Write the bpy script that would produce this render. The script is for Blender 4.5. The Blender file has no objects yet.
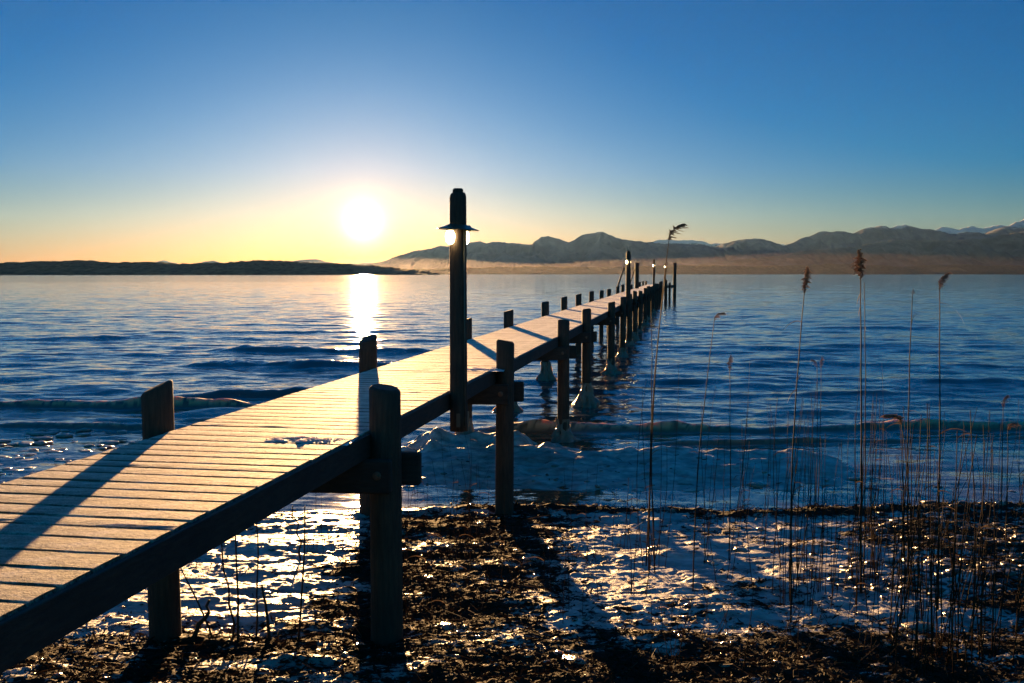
import bpy, math, random
import numpy as np
from mathutils import Vector

sc = bpy.context.scene
col = sc.collection
PI = math.pi

# ------------------------------------------------------------------ camera
CAM_Z = 3.25
LENS = 35.0
F = LENS / 36 * 1024
PITCH = math.atan(67.5 / F)
cam_d = bpy.data.cameras.new('camera'); cam_d.lens = LENS; cam_d.sensor_width = 36
cam_d.clip_start = 0.05; cam_d.clip_end = 120000
cam = bpy.data.objects.new('camera', cam_d); col.objects.link(cam)
cam.location = (0, 0, CAM_Z); cam.rotation_euler = (PI/2 - PITCH, 0, 0)
sc.camera = cam

def ray(px, py):
    a = (px - 512) / F; b = (341.5 - py) / F
    return (a, math.cos(PITCH) + b*math.sin(PITCH), -math.sin(PITCH) + b*math.cos(PITCH))
def at_z(px, py, z):
    r = ray(px, py); s = (z - CAM_Z) / r[2]
    return (r[0]*s, r[1]*s, z)
def at_y(px, py, y):
    r = ray(px, py); s = y / r[1]
    return (r[0]*s, y, CAM_Z + r[2]*s)

# ------------------------------------------------------------------ sun, sky, exposure
sr = ray(363, 222)
SUN_EL = math.atan2(sr[2], math.hypot(sr[0], sr[1]))
SUN_AZ = math.atan2(sr[0], sr[1])                    # from +Y, positive towards +X
SUN_DIR = Vector((math.sin(SUN_AZ)*math.cos(SUN_EL), math.cos(SUN_AZ)*math.cos(SUN_EL), math.sin(SUN_EL)))
sun_d = bpy.data.lights.new('sun', 'SUN'); sun_d.energy = 4.3; sun_d.angle = math.radians(0.55)
sun_d.color = (1.0, 0.56, 0.22)
sun = bpy.data.objects.new('sun', sun_d); col.objects.link(sun)
sun.rotation_euler = SUN_DIR.to_track_quat('Z', 'Y').to_euler()

W = bpy.data.worlds.new('World'); sc.world = W; W.use_nodes = True
nt = W.node_tree; nt.nodes.clear()
def N(t, kind, **kw):
    n = t.nodes.new(kind)
    for k, v in kw.items(): setattr(n, k, v)
    return n
wo = N(nt, 'ShaderNodeOutputWorld'); bg = N(nt, 'ShaderNodeBackground')
sky = N(nt, 'ShaderNodeTexSky', sky_type='NISHITA', sun_disc=False, sun_elevation=SUN_EL, sun_rotation=SUN_AZ,
        altitude=300, air_density=1.0, dust_density=0.6, ozone_density=6.0)
hs = N(nt, 'ShaderNodeHueSaturation'); hs.inputs['Saturation'].default_value = 1.2
nt.links.new(sky.outputs[0], hs.inputs['Color'])
hm = N(nt, 'ShaderNodeVectorMath', operation='MULTIPLY'); nt.links.new(hs.outputs[0], hm.inputs[0])
tcs = N(nt, 'ShaderNodeTexCoord'); sz = N(nt, 'ShaderNodeSeparateXYZ'); nt.links.new(tcs.outputs['Generated'], sz.inputs[0])
rz = N(nt, 'ShaderNodeValToRGB'); nt.links.new(sz.outputs[2], rz.inputs[0])
rz.color_ramp.elements[0].position = 0.0; rz.color_ramp.elements[0].color = (0.68, 0.46, 0.31, 1)
rz.color_ramp.elements[1].position = 0.30; rz.color_ramp.elements[1].color = (0.06, 0.45, 0.42, 1)
_e = rz.color_ramp.elements.new(0.50); _e.color = (1.0, 0.92, 0.80, 1)
_e = rz.color_ramp.elements.new(0.10); _e.color = (0.51, 0.485, 0.485, 1)
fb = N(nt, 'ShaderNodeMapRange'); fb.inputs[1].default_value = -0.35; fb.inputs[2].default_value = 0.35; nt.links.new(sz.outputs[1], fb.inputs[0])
rm_ = N(nt, 'ShaderNodeMix', data_type='RGBA'); nt.links.new(fb.outputs[0], rm_.inputs[0]); rm_.inputs[6].default_value = (3.0, 1.45, 0.85, 1); nt.links.new(rz.outputs[0], rm_.inputs[7])  # added fill: unseen sky behind the camera brightened and warmed to lift shadows
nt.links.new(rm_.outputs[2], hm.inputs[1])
# the bright aureole of the low sun in hazy air: part of the sky, tied to the sun's direction
tc = N(nt, 'ShaderNodeTexCoord')
dot = N(nt, 'ShaderNodeVectorMath', operation='DOT_PRODUCT'); dot.inputs[1].default_value = SUN_DIR
nrm = N(nt, 'ShaderNodeVectorMath', operation='NORMALIZE')
nt.links.new(tc.outputs['Generated'], nrm.inputs[0]); nt.links.new(nrm.outputs[0], dot.inputs[0])
ac = N(nt, 'ShaderNodeMath', operation='ARCCOSINE', use_clamp=False); nt.links.new(dot.outputs['Value'], ac.inputs[0])
def gauss(sig, amp):
    d = N(nt, 'ShaderNodeMath', operation='DIVIDE'); nt.links.new(ac.outputs[0], d.inputs[0]); d.inputs[1].default_value = math.radians(sig)
    s = N(nt, 'ShaderNodeMath', operation='MULTIPLY'); nt.links.new(d.outputs[0], s.inputs[0]); s.inputs[1].default_value = -1.0
    e = N(nt, 'ShaderNodeMath', operation='EXPONENT'); nt.links.new(s.outputs[0], e.inputs[0])
    m = N(nt, 'ShaderNodeMath', operation='MULTIPLY'); nt.links.new(e.outputs[0], m.inputs[0]); m.inputs[1].default_value = amp
    return m
SKY_K = 0.066
def tint(m, c):
    v = N(nt, 'ShaderNodeVectorMath', operation='SCALE'); v.inputs[0].default_value = c
    nt.links.new(m.outputs[0], v.inputs['Scale']); return v
core = tint(gauss(0.40, 38.0), (1.0, 0.76, 0.44))
wide = tint(gauss(3.0, 3.8), (0.46, 0.18, 0.04))
ad = N(nt, 'ShaderNodeVectorMath', operation='ADD'); nt.links.new(core.outputs[0], ad.inputs[0]); nt.links.new(wide.outputs[0], ad.inputs[1])
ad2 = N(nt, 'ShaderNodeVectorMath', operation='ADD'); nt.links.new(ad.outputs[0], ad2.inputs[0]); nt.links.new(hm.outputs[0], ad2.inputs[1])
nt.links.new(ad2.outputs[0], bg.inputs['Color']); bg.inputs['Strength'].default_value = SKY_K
nt.links.new(bg.outputs[0], wo.inputs['Surface'])

sc.view_settings.view_transform = 'Standard'; sc.view_settings.look = 'None'
sc.view_settings.gamma = 1.0; sc.view_settings.use_curve_mapping = False
sc.view_settings.exposure = 2.45
sc.render.engine = 'CYCLES'
sc.cycles.use_denoising = True
sc.cycles.max_bounces = 6; sc.cycles.diffuse_bounces = 2; sc.cycles.glossy_bounces = 3
sc.cycles.transmission_bounces = 3; sc.cycles.volume_bounces = 0
sc.cycles.sample_clamp_indirect = 4.0

# ------------------------------------------------------------------ noise (numpy)
def _hash(ix, iy, seed):
    h = (ix.astype(np.int64)*374761393 + iy.astype(np.int64)*668265263 + seed*1442695041) & 0xFFFFFFFF
    h = ((h ^ (h >> 13)) * 1274126177) & 0xFFFFFFFF
    h = h ^ (h >> 16)
    return (h & 0xFFFFFF) / float(0xFFFFFF)
def vnoise(x, y, seed=0):
    x = np.asarray(x, float); y = np.asarray(y, float)
    ix = np.floor(x); iy = np.floor(y); fx = x-ix; fy = y-iy
    u = fx*fx*fx*(fx*(fx*6-15)+10); v = fy*fy*fy*(fy*(fy*6-15)+10)
    a = _hash(ix, iy, seed); b = _hash(ix+1, iy, seed); c = _hash(ix, iy+1, seed); d = _hash(ix+1, iy+1, seed)
    return ((a*(1-u)+b*u)*(1-v) + (c*(1-u)+d*u)*v)*2 - 1
def fbm(x, y, octv=4, seed=0, gain=0.5, lac=2.03):
    s = 0; a = 1.0; t = 0
    for o in range(octv):
        s = s + a*vnoise(x, y, seed+o*17); t += a; a *= gain
        x = x*lac + 13.7; y = y*lac + 5.1
    return s/t
def sstep(a, b, x):
    t = np.clip((x-a)/(b-a), 0, 1); return t*t*(3-2*t)

# ------------------------------------------------------------------ object helpers
def link(name, me, mat=None, parent=None):
    o = bpy.data.objects.new(name, me); col.objects.link(o)
    if mat is not None: me.materials.append(mat)
    if parent is not None: o.parent = parent
    return o
def tag(o, label=None, cat=None, group=None, kind=None):
    if label: o['label'] = label
    if cat: o['category'] = cat
    if group: o['group'] = group
    if kind: o['kind'] = kind
    return o
def empty(name, loc=(0, 0, 0)):
    o = bpy.data.objects.new(name, None); o.location = loc; o.empty_display_size = 0.2; col.objects.link(o); return o
def mesh_np(name, V, Fq, smooth=True):
    me = bpy.data.meshes.new(name)
    V = np.asarray(V, np.float32); Fq = np.asarray(Fq, np.int32)
    k = Fq.shape[1]
    me.vertices.add(len(V)); me.vertices.foreach_set('co', V.ravel())
    me.loops.add(Fq.size); me.loops.foreach_set('vertex_index', Fq.ravel())
    me.polygons.add(len(Fq)); me.polygons.foreach_set('loop_start', np.arange(0, Fq.size, k, dtype=np.int32))
    me.polygons.foreach_set('loop_total', np.full(len(Fq), k, np.int32))
    me.update(calc_edges=True)
    me.polygons.foreach_set('use_smooth', np.full(len(Fq), smooth, bool)); me.update()
    return me
def grid_faces(nr, nc):
    i = np.arange(nr*nc).reshape(nr, nc)
    return np.stack([i[:-1, :-1], i[:-1, 1:], i[1:, 1:], i[1:, :-1]], -1).reshape(-1, 4)

class MB:
    """collects simple shapes into one mesh"""
    def __init__(s): s.v = []; s.f = []
    def ring_tube(s, pts, rad, n=6, cap=True):
        base = len(s.v); pts = [Vector(p) for p in pts]; m = len(pts)
        for i, p in enumerate(pts):
            d = (pts[min(i+1, m-1)] - pts[max(i-1, 0)])
            d = d.normalized() if d.length > 1e-9 else Vector((0, 0, 1))
            a = d.cross(Vector((0.31, 0.94, 0.12))).normalized(); b = d.cross(a)
            r = rad[i] if hasattr(rad, '__len__') else rad
            for k in range(n):
                t = 2*PI*k/n; s.v.append(tuple(p + (a*math.cos(t) + b*math.sin(t))*r))
        for i in range(m-1):
            for k in range(n):
                k2 = (k+1) % n
                s.f.append((base+i*n+k, base+i*n+k2, base+(i+1)*n+k2, base+(i+1)*n+k))
        if cap:
            s.f.append(tuple(base+k for k in range(n))[::-1]); s.f.append(tuple(base+(m-1)*n+k for k in range(n)))
        return s
    def lathe(s, prof, c=(0, 0, 0), n=20, jit=0.0, rnd=None, cap=True, axis=None):
        base = len(s.v); m = len(prof)
        for i, (r, z) in enumerate(prof):
            for k in range(n):
                t = 2*PI*k/n; rr = r*(1 + (rnd.uniform(-jit, jit) if rnd else 0))
                p = Vector((rr*math.cos(t), rr*math.sin(t), z))
                if axis is not None: p = axis @ p
                s.v.append((c[0]+p.x, c[1]+p.y, c[2]+p.z))
        for i in range(m-1):
            for k in range(n):
                k2 = (k+1) % n
                s.f.append((base+i*n+k, base+i*n+k2, base+(i+1)*n+k2, base+(i+1)*n+k))
        if cap:
            s.f.append(tuple(base+k for k in range(n))[::-1]); s.f.append(tuple(base+(m-1)*n+k for k in range(n)))
        return s
    def obox(s, c, ax, ay, az, bev=0.0):
        """oriented box, half-axes vectors, with chamfered edges"""
        c = Vector(c); ax = Vector(ax); ay = Vector(ay); az = Vector(az)
        base = len(s.v)
        if bev <= 0:
            for i in (-1, 1):
                for j in (-1, 1):
                    for k in (-1, 1): s.v.append(tuple(c+ax*i+ay*j+az*k))
            for q in ((0,1,3,2),(4,6,7,5),(0,4,5,1),(2,3,7,6),(0,2,6,4),(1,5,7,3)):
                s.f.append(tuple(base+x for x in q))
            return s
        L = [ax.length, ay.length, az.length]; U = [ax.normalized(), ay.normalized(), az.normalized()]
        idx = {}
        for i in (-1, 1):
            for j in (-1, 1):
                for k in (-1, 1):
                    sg = (i, j, k)
                    for e in range(3):
                        p = c.copy()
                        for q in range(3): p += U[q]*sg[q]*(L[q] - (0 if q == e else bev))
                        idx[(i, j, k, e)] = len(s.v); s.v.append(tuple(p))
        for e in range(3):
            o = [q for q in range(3) if q != e]
            for sgn in (-1, 1):
                q4 = []
                for (a, b) in ((-1,-1),(1,-1),(1,1),(-1,1)):
                    sg = [0,0,0]; sg[e] = sgn; sg[o[0]] = a; sg[o[1]] = b; q4.append(idx[(*sg, e)])
                s.f.append(tuple(q4))
        for e in range(3):
            o = [q for q in range(3) if q != e]
            for a in (-1, 1):
                for b in (-1, 1):
                    s1 = [0,0,0]; s2 = [0,0,0]; s1[o[0]] = s2[o[0]] = a; s1[o[1]] = s2[o[1]] = b; s1[e] = -1; s2[e] = 1
                    s.f.append((idx[(*s1, o[0])], idx[(*s2, o[0])], idx[(*s2, o[1])], idx[(*s1, o[1])]))
        for i in (-1, 1):
            for j in (-1, 1):
                for k in (-1, 1): s.f.append(tuple(idx[(i, j, k, e)] for e in range(3)))
        return s
    def build(s, name, mat, parent=None, smooth=False, fix=True):
        me = bpy.data.meshes.new(name); me.from_pydata(s.v, [], s.f)
        if fix:
            import bmesh
            bm = bmesh.new(); bm.from_mesh(me); bmesh.ops.recalc_face_normals(bm, faces=bm.faces[:]); bm.to_mesh(me); bm.free()
        me.polygons.foreach_set('use_smooth', np.full(len(me.polygons), smooth, bool)); me.update()
        return link(name, me, mat, parent)

# ------------------------------------------------------------------ materials
def new_mat(name):
    m = bpy.data.materials.new(name); m.use_nodes = True; t = m.node_tree; t.nodes.clear()
    o = N(t, 'ShaderNodeOutputMaterial'); p = N(t, 'ShaderNodeBsdfPrincipled'); t.links.new(p.outputs[0], o.inputs['Surface'])
    return m, t, p, o
def noise(t, scale, detail=4, rough=0.55, vec=None, stretch=None, dist=0.0):
    n = N(t, 'ShaderNodeTexNoise'); n.inputs['Scale'].default_value = scale; n.inputs['Detail'].default_value = detail
    n.inputs['Roughness'].default_value = rough; n.inputs['Distortion'].default_value = dist
    if vec is None: vec = N(t, 'ShaderNodeNewGeometry').outputs['Position']
    if stretch:
        mp = N(t, 'ShaderNodeMapping'); mp.inputs['Scale'].default_value = stretch[:3]
        if len(stretch) > 3: mp.inputs['Rotation'].default_value = (0, 0, stretch[3])
        t.links.new(vec, mp.inputs['Vector']); vec = mp.outputs[0]
    t.links.new(vec, n.inputs['Vector']); return n
def ramp(t, src, stops):
    r = N(t, 'ShaderNodeValToRGB'); cr = r.color_ramp
    cr.elements[0].position, cr.elements[0].color = stops[0][0], (*stops[0][1], 1)
    cr.elements[1].position, cr.elements[1].color = stops[-1][0], (*stops[-1][1], 1)
    for p, c in stops[1:-1]:
        e = cr.elements.new(p); e.color = (*c, 1)
    t.links.new(src, r.inputs[0]); return r
def bump(t, src, strength, dist, prev=None):
    b = N(t, 'ShaderNodeBump'); b.inputs['Strength'].default_value = strength; b.inputs['Distance'].default_value = dist
    t.links.new(src, b.inputs['Height'])
    if prev is not None: t.links.new(prev.outputs[0], b.inputs['Normal'])
    return b
def mixc(t, fac, a, b):
    m = N(t, 'ShaderNodeMix', data_type='RGBA')
    for s, i in ((fac, 0), (a, 6), (b, 7)):
        if hasattr(s, 'links') or hasattr(s, 'is_linked'): t.links.new(s, m.inputs[i])
        elif i == 0: m.inputs[0].default_value = s
        else: m.inputs[i].default_value = (*s, 1)
    return m
def mth(t, op, a, b=None, clamp=False):
    m = N(t, 'ShaderNodeMath', operation=op, use_clamp=clamp)
    for s, i in ((a, 0), (b, 1)):
        if s is None: continue
        if hasattr(s, 'is_linked'): t.links.new(s, m.inputs[i])
        else: m.inputs[i].default_value = s
    return m.outputs[0]

ALPHA = math.radians(9.64)
U = Vector((math.sin(ALPHA), math.cos(ALPHA), 0)); NR = Vector((math.cos(ALPHA), -math.sin(ALPHA), 0))
D_R, D_L = 2.383, 3.903            # lateral distance of the deck's edges to the left of the camera's line
def PP(t, d, z): return U*t - NR*d + Vector((0, 0, z))
DECK = CAM_Z - 1.221

def wood_mat(name, c1, c2, rough, stretch, bs=0.5):
    m, t, p, o = new_mat(name)
    tcn = N(t, 'ShaderNodeTexCoord').outputs['Object']
    n1 = noise(t, 6, 6, 0.65, tcn, stretch); n2 = noise(t, 2.3, 3, 0.5, tcn)
    r = ramp(t, n1.outputs[0], [(0.3, c1), (0.7, c2)])
    r2 = ramp(t, n2.outputs[0], [(0.35, (0.55, 0.55, 0.55)), (0.7, (1.1, 1.1, 1.1))])
    mm = N(t, 'ShaderNodeMix', data_type='RGBA', blend_type='MULTIPLY'); mm.inputs[0].default_value = 1
    t.links.new(r.outputs[0], mm.inputs[6]); t.links.new(r2.outputs[0], mm.inputs[7])
    t.links.new(mm.outputs[2], p.inputs['Base Color']); p.inputs['Roughness'].default_value = rough
    b = bump(t, n1.outputs[0], bs, 0.012); t.links.new(b.outputs[0], p.inputs['Normal'])
    return m
M_POST = wood_mat('weathered_post_wood', (0.020, 0.012, 0.008), (0.080, 0.045, 0.027), 0.75, (7, 7, 0.7), 0.9)
M_BEAM = wood_mat('weathered_beam_wood', (0.014, 0.009, 0.007), (0.050, 0.031, 0.021), 0.8, (1.2, 1.2, 6), 0.7)

# frosted plank wood
m, t, p, o = new_mat('frosted_plank_wood'); M_PLANK = m
tcn = N(t, 'ShaderNodeTexCoord').outputs['Object']
gr = noise(t, 9, 6, 0.65, tcn, (0.5, 9, 9, 0))
fz = noise(t, 60, 4, 0.7, tcn, (1, 1.6, 1)); fz2 = noise(t, 3.2, 5, 0.65, tcn, (1, 2.4, 1), 0.8)
wood = ramp(t, gr.outputs[0], [(0.3, (0.075, 0.042, 0.024)), (0.7, (0.24, 0.155, 0.095))])
fr = mth(t, 'ADD', mth(t, 'MULTIPLY', fz.outputs[0], 0.5), mth(t, 'MULTIPLY', fz2.outputs[0], 1.3))
fac = N(t, 'ShaderNodeMapRange'); fac.inputs[1].default_value = 0.82; fac.inputs[2].default_value = 1.02
oi = N(t, 'ShaderNodeObjectInfo'); fr = mth(t, 'ADD', fr, mth(t, 'MULTIPLY', oi.outputs['Random'], 0.10)); t.links.new(fr, fac.inputs[0])
fzd = noise(t, 20, 8, 0.78, tcn, (0.35, 1.6, 1)); dr = ramp(t, fzd.outputs[0], [(0.44, (0.10, 0.07, 0.05)), (0.58, (0.68, 0.60, 0.54))])
mx = mixc(t, fac.outputs[0], wood.outputs[0], dr.outputs[0])
t.links.new(mx.outputs[2], p.inputs['Base Color'])
p.inputs['Roughness'].default_value = 0.72; p.inputs['Specular IOR Level'].default_value = 0.5; p.inputs['Sheen Weight'].default_value = 0.15; p.inputs['Sheen Roughness'].default_value = 0.35
b1 = bump(t, gr.outputs[0], 0.5, 0.006); b2 = bump(t, fz.outputs[0], 1.0, 0.022, b1); fz3 = noise(t, 17, 6, 0.72, tcn, (0.7, 1.3, 1)); b25 = bump(t, fz3.outputs[0], 1.0, 0.045, b2); b3 = bump(t, fz2.outputs[0], 0.5, 0.006, b25)
# frost needles: a rough surface whose facets point every way, down to sizes no picture resolves
wn = noise(t, 260, 2, 0.6, tcn)
sb = N(t, 'ShaderNodeVectorMath', operation='SUBTRACT'); t.links.new(wn.outputs['Color'], sb.inputs[0]); sb.inputs[1].default_value = (0.5, 0.5, 0.5)
sc_ = N(t, 'ShaderNodeVectorMath', operation='SCALE'); t.links.new(sb.outputs[0], sc_.inputs[0]); sc_.inputs['Scale'].default_value = 3.0
ad_ = N(t, 'ShaderNodeVectorMath', operation='ADD'); t.links.new(b3.outputs[0], ad_.inputs[0]); t.links.new(sc_.outputs[0], ad_.inputs[1])
no_ = N(t, 'ShaderNodeVectorMath', operation='NORMALIZE'); t.links.new(ad_.outputs[0], no_.inputs[0])
t.links.new(no_.outputs[0], p.inputs['Normal'])
# at grazing angles the frost reflects far more than it does from above
lw = N(t, 'ShaderNodeLayerWeight'); lw.inputs['Blend'].default_value = 0.5
fp = mth(t, 'MULTIPLY', mth(t, 'POWER', lw.outputs['Facing'], 7.0), 1.0)
gl = N(t, 'ShaderNodeBsdfAnisotropic'); gl.inputs['Color'].default_value = (0.95, 0.93, 0.90, 1); gl.inputs['Roughness'].default_value = 0.85
t.links.new(no_.outputs[0], gl.inputs['Normal'])
mg = N(t, 'ShaderNodeMixShader'); t.links.new(fp, mg.inputs[0]); t.links.new(p.outputs[0], mg.inputs[1]); t.links.new(gl.outputs[0], mg.inputs[2]); t.links.new(mg.outputs[0], o.inputs['Surface'])

# snow / ice
def ice_mat(name, base, rough, bscale, bdist, trans=0.0):
    m, t, p, o = new_mat(name)
    n1 = noise(t, bscale, 5, 0.6); n2 = noise(t, bscale*7, 3, 0.6)
    r = ramp(t, n1.outputs[0], [(0.3, tuple(c*0.75 for c in base)), (0.7, base)])
    t.links.new(r.outputs[0], p.inputs['Base Color']); p.inputs['Roughness'].default_value = rough
    p.inputs['Subsurface Weight'].default_value = 0.7; p.inputs['Subsurface Radius'].default_value = (1.0, 0.7, 0.45); p.inputs['Subsurface Scale'].default_value = 0.10
    b = bump(t, n1.outputs[0], 0.7, bdist); b2 = bump(t, n2.outputs[0], 0.5, bdist*0.2, b); t.links.new(b2.outputs[0], p.inputs['Normal'])
    return m
M_ICE = ice_mat('frozen_spray_ice', (0.20, 0.17, 0.14), 0.22, 7, 0.08)
M_SLUSH = ice_mat('slush_ice', (0.24, 0.24, 0.25), 0.3, 9, 0.03)

m, t, p, o = new_mat('iron_bolt'); M_BOLT = m
p.inputs['Base Color'].default_value = (0.16, 0.11, 0.08, 1); p.inputs['Metallic'].default_value = 0.7; p.inputs['Roughness'].default_value = 0.5
n1 = noise(t, 60, 3); b = bump(t, n1.outputs[0], 0.4, 0.002); t.links.new(b.outputs[0], p.inputs['Normal'])
m, t, p, o = new_mat('lamp_enamel'); M_ENAMEL = m
n1 = noise(t, 12, 3); r = ramp(t, n1.outputs[0], [(0.3, (0.05, 0.055, 0.05)), (0.7, (0.10, 0.105, 0.09))]); t.links.new(r.outputs[0], p.inputs['Base Color'])
p.inputs['Roughness'].default_value = 0.35; p.inputs['Metallic'].default_value = 0.3
m, t, p, o = new_mat('lit_bulb'); M_BULB = m
n1 = noise(t, 8, 2); r = ramp(t, n1.outputs[0], [(0.3, (1.0, 0.72, 0.32)), (0.7, (1.0, 0.80, 0.42))])
t.links.new(r.outputs[0], p.inputs['Base Color']); t.links.new(r.outputs[0], p.inputs['Emission Color']); p.inputs['Emission Strength'].default_value = 5.0

def reed_mat(name, c1, c2, tr=0.35):
    m, t, p, o = new_mat(name)
    n1 = noise(t, 14, 3, 0.6, N(t, 'ShaderNodeTexCoord').outputs['Object'], (1, 1, 0.3))
    r = ramp(t, n1.outputs[0], [(0.3, c1), (0.7, c2)]); t.links.new(r.outputs[0], p.inputs['Base Color']); p.inputs['Roughness'].default_value = 0.7; p.inputs['Specular IOR Level'].default_value = 0.03
    if tr > 0:
        tl = N(t, 'ShaderNodeBsdfTranslucent'); t.links.new(r.outputs[0], tl.inputs[0])
        ms = N(t, 'ShaderNodeMixShader'); ms.inputs[0].default_value = tr
        t.links.new(p.outputs[0], ms.inputs[1]); t.links.new(tl.outputs[0], ms.inputs[2]); t.links.new(ms.outputs[0], o.inputs['Surface'])
    return m
M_STEM = reed_mat('dry_reed_stem', (0.016, 0.009, 0.006), (0.060, 0.033, 0.019), 0.0)
M_PLUME = reed_mat('reed_plume', (0.15, 0.10, 0.07), (0.44, 0.34, 0.25), 0.6)
M_LEAF = reed_mat('dry_reed_leaf', (0.14, 0.08, 0.04), (0.30, 0.19, 0.10), 0.4)
M_STRAW = reed_mat('broken_straw', (0.05, 0.03, 0.016), (0.16, 0.10, 0.055), 0.1)
M_TWIG = reed_mat('dark_twig', (0.03, 0.02, 0.015), (0.08, 0.05, 0.035), 0.0)
M_LITTER = reed_mat('beach_litter', (0.006, 0.005, 0.004), (0.045, 0.026, 0.016), 0.08)

# ------------------------------------------------------------------ terrain height, shared by beach and things that stand on it
def ground_h(x, y):
    x = np.asarray(x, float); y = np.asarray(y, float)
    w = 0.45*fbm(x*0.35, y*0.35, 3, 5) + 0.12*fbm(x*1.6, y*1.6, 2, 9)
    yy = y + w
    h = np.interp(yy, [-5, 2, 6, 7.7, 12, 13.2, 13.7, 14.8, 15.6, 19, 26, 60], [1.2, 0.9, 0.50, 0.36, 0.13, 0.07, -0.03, -0.035, -0.01, -0.12, -0.9, -3])
    # ice shelf thrown up by the waves, right of the pier
    sx = sstep(-2.2, -1.2, x) * (1 - sstep(4.6, 6.4, x))
    crest = 17.3 + 0.35*fbm(x*0.5, x*0+3.3, 3, 21)
    prof = np.interp(y - crest, [-2.6, -1.2, -0.25, 0.0, 0.25, 0.7], [0.01, 0.07, 0.16, 0.21, 0.13, -0.3])
    prof = prof * (1 + 0.35*fbm(x*1.1, y*1.1, 3, 31)) + 0.05*fbm(x*2.6, y*4, 4, 33, 0.6)*(prof > 0.02)
    h = np.maximum(h, h*(1-sx) + sx*(prof - 0.02)) if True else h
    # lumpy frozen spray at the feet of the posts behind the puddle
    lx = sstep(-2.6, -1.6, x)*(1 - sstep(0.6, 1.6, x)); 
    lump = np.clip(fbm(x*1.3, y*1.5, 3, 41)+0.15, 0, 1)*0.45*lx*sstep(16.6, 17.4, y)*(1-sstep(18.6, 19.6, y))
    h = np.maximum(h, lump*1.0 - 0.03*(lump < 0.02) - 0.02) if False else np.where(lump > 0.02, np.maximum(h, lump-0.02), h)
    # wrack ridge
    wr = sstep(-1.8, 0.0, x)*np.exp(-((yy-13.05)/0.22)**2)*0.06
    h = h + wr
    dry = sstep(-0.01, 0.06, h)
    # small relief of ice crusts, leaves and frozen footprints
    e = fbm(x*1.7, y*2.6, 4, 51)
    h = h + dry*(0.035*e + 0.010*fbm(x*5, y*7, 4, 61, 0.6) + 0.020*sstep(-0.04, 0.08, fbm(x*1.3, y*1.9, 4, 65, 0.6)) + 0.012*sstep(0.12, 0.16, fbm(x*2.1, y*3.3, 3, 67, 0.6)) + 0.009*fbm(x*20, y*30, 3, 71))
    return h
def litter_mask(x, y):
    """how much dark plant litter lies on the ice (0..1): where it really lies"""
    x = np.asarray(x, float); y = np.asarray(y, float)
    n = fbm(x*0.9, y*1.3, 4, 81, 0.6); n2 = fbm(x*5, y*8, 3, 91, 0.6)
    m = np.zeros_like(x)
    m = np.maximum(m, sstep(8.6, 7.4, y + 0.7*n)*0.72)                                  # nearest strip
    a = sstep(-2.1, -1.5, x + 0.25*n)*(1 - sstep(-0.4, 1.4, x - 0.1*(y-9) + 1.0*n))*sstep(13.4, 12.6, y)
    m = np.maximum(m, a*0.80)                                                            # under and beside the first posts
    m = np.maximum(m, sstep(-1.8, -0.6, x)*np.exp(-((y + 0.45*fbm(x*0.35, y*0.35, 3, 5) - 13.05)/0.30)**2))     # wrack line
    b = sstep(3.6, 5.2, x - 0.16*(y-9) + 0.8*n)*sstep(15.8, 14.6, y)
    m = np.maximum(m, b*0.78)                                                            # reed bed on the right
    m = m + 0.62*n + 0.50*n2
    shelf = sstep(-2.2, -1.2, x)*(1 - sstep(4.6, 6.2, x))*sstep(13.5, 14.0, y)
    m = m*(1 - 0.97*shelf)
    return np.clip(m, 0, 1)

# ------------------------------------------------------------------ beach
rows = np.concatenate([np.linspace(-4, 4.4, 30)[:-1], np.geomspace(4.4, 21.5, 620), np.array([24, 28, 34, 45, 60.])])
cols = np.linspace(-1.15, 1.15, 860)
cw = np.maximum(rows, 4.4)[:, None] + 0.0
Xb = cols[None, :]*cw*1.0; Yb = np.repeat(rows[:, None], len(cols), 1)
Hb = ground_h(Xb, Yb); Lm = litter_mask(Xb, Yb)
Hb = Hb + 0.02*np.clip(Lm, 0, 1)*np.clip(fbm(Xb*14, Yb*18, 2, 95), 0, 1)
me = mesh_np('beach', np.stack([Xb, Yb, Hb], -1).reshape(-1, 3), grid_faces(*Xb.shape))
att = me.attributes.new('litter', 'FLOAT', 'POINT'); att.data.foreach_set('value', Lm.astype(np.float32).ravel())
m, t, p, o = new_mat('icy_beach')
at = N(t, 'ShaderNodeAttribute', attribute_name='litter')
n1 = noise(t, 13, 7, 0.72, None, (1, 1.8, 1)); n2 = noise(t, 70, 4, 0.65); n3 = noise(t, 3, 6, 0.65, None, (1, 2, 1))
mk = mth(t, 'ADD', at.outputs['Fac'], mth(t, 'MULTIPLY', mth(t, 'SUBTRACT', n1.outputs[0], 0.5), 1.9))
mr = N(t, 'ShaderNodeMapRange'); mr.inputs[1].default_value = 0.38; mr.inputs[2].default_value = 0.52; t.links.new(mk, mr.inputs[0])
ice = ramp(t, n3.outputs[0], [(0.34, (0.16, 0.15, 0.145)), (0.5, (0.34, 0.33, 0.33)), (0.68, (0.60, 0.59, 0.59))])
lit = ramp(t, n2.outputs[0], [(0.35, (0.008, 0.006, 0.005)), (0.7, (0.038, 0.025, 0.017))])
mx = mixc(t, mr.outputs[0], ice.outputs[0], lit.outputs[0]); t.links.new(mx.outputs[2], p.inputs['Base Color'])
rr = ramp(t, n3.outputs[0], [(0.35, (0.40,)*3), (0.65, (0.65,)*3)])
rm = mixc(t, mr.outputs[0], rr.outputs[0], (0.9, 0.9, 0.9)); t.links.new(rm.outputs[2], p.inputs['Roughness'])
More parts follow.
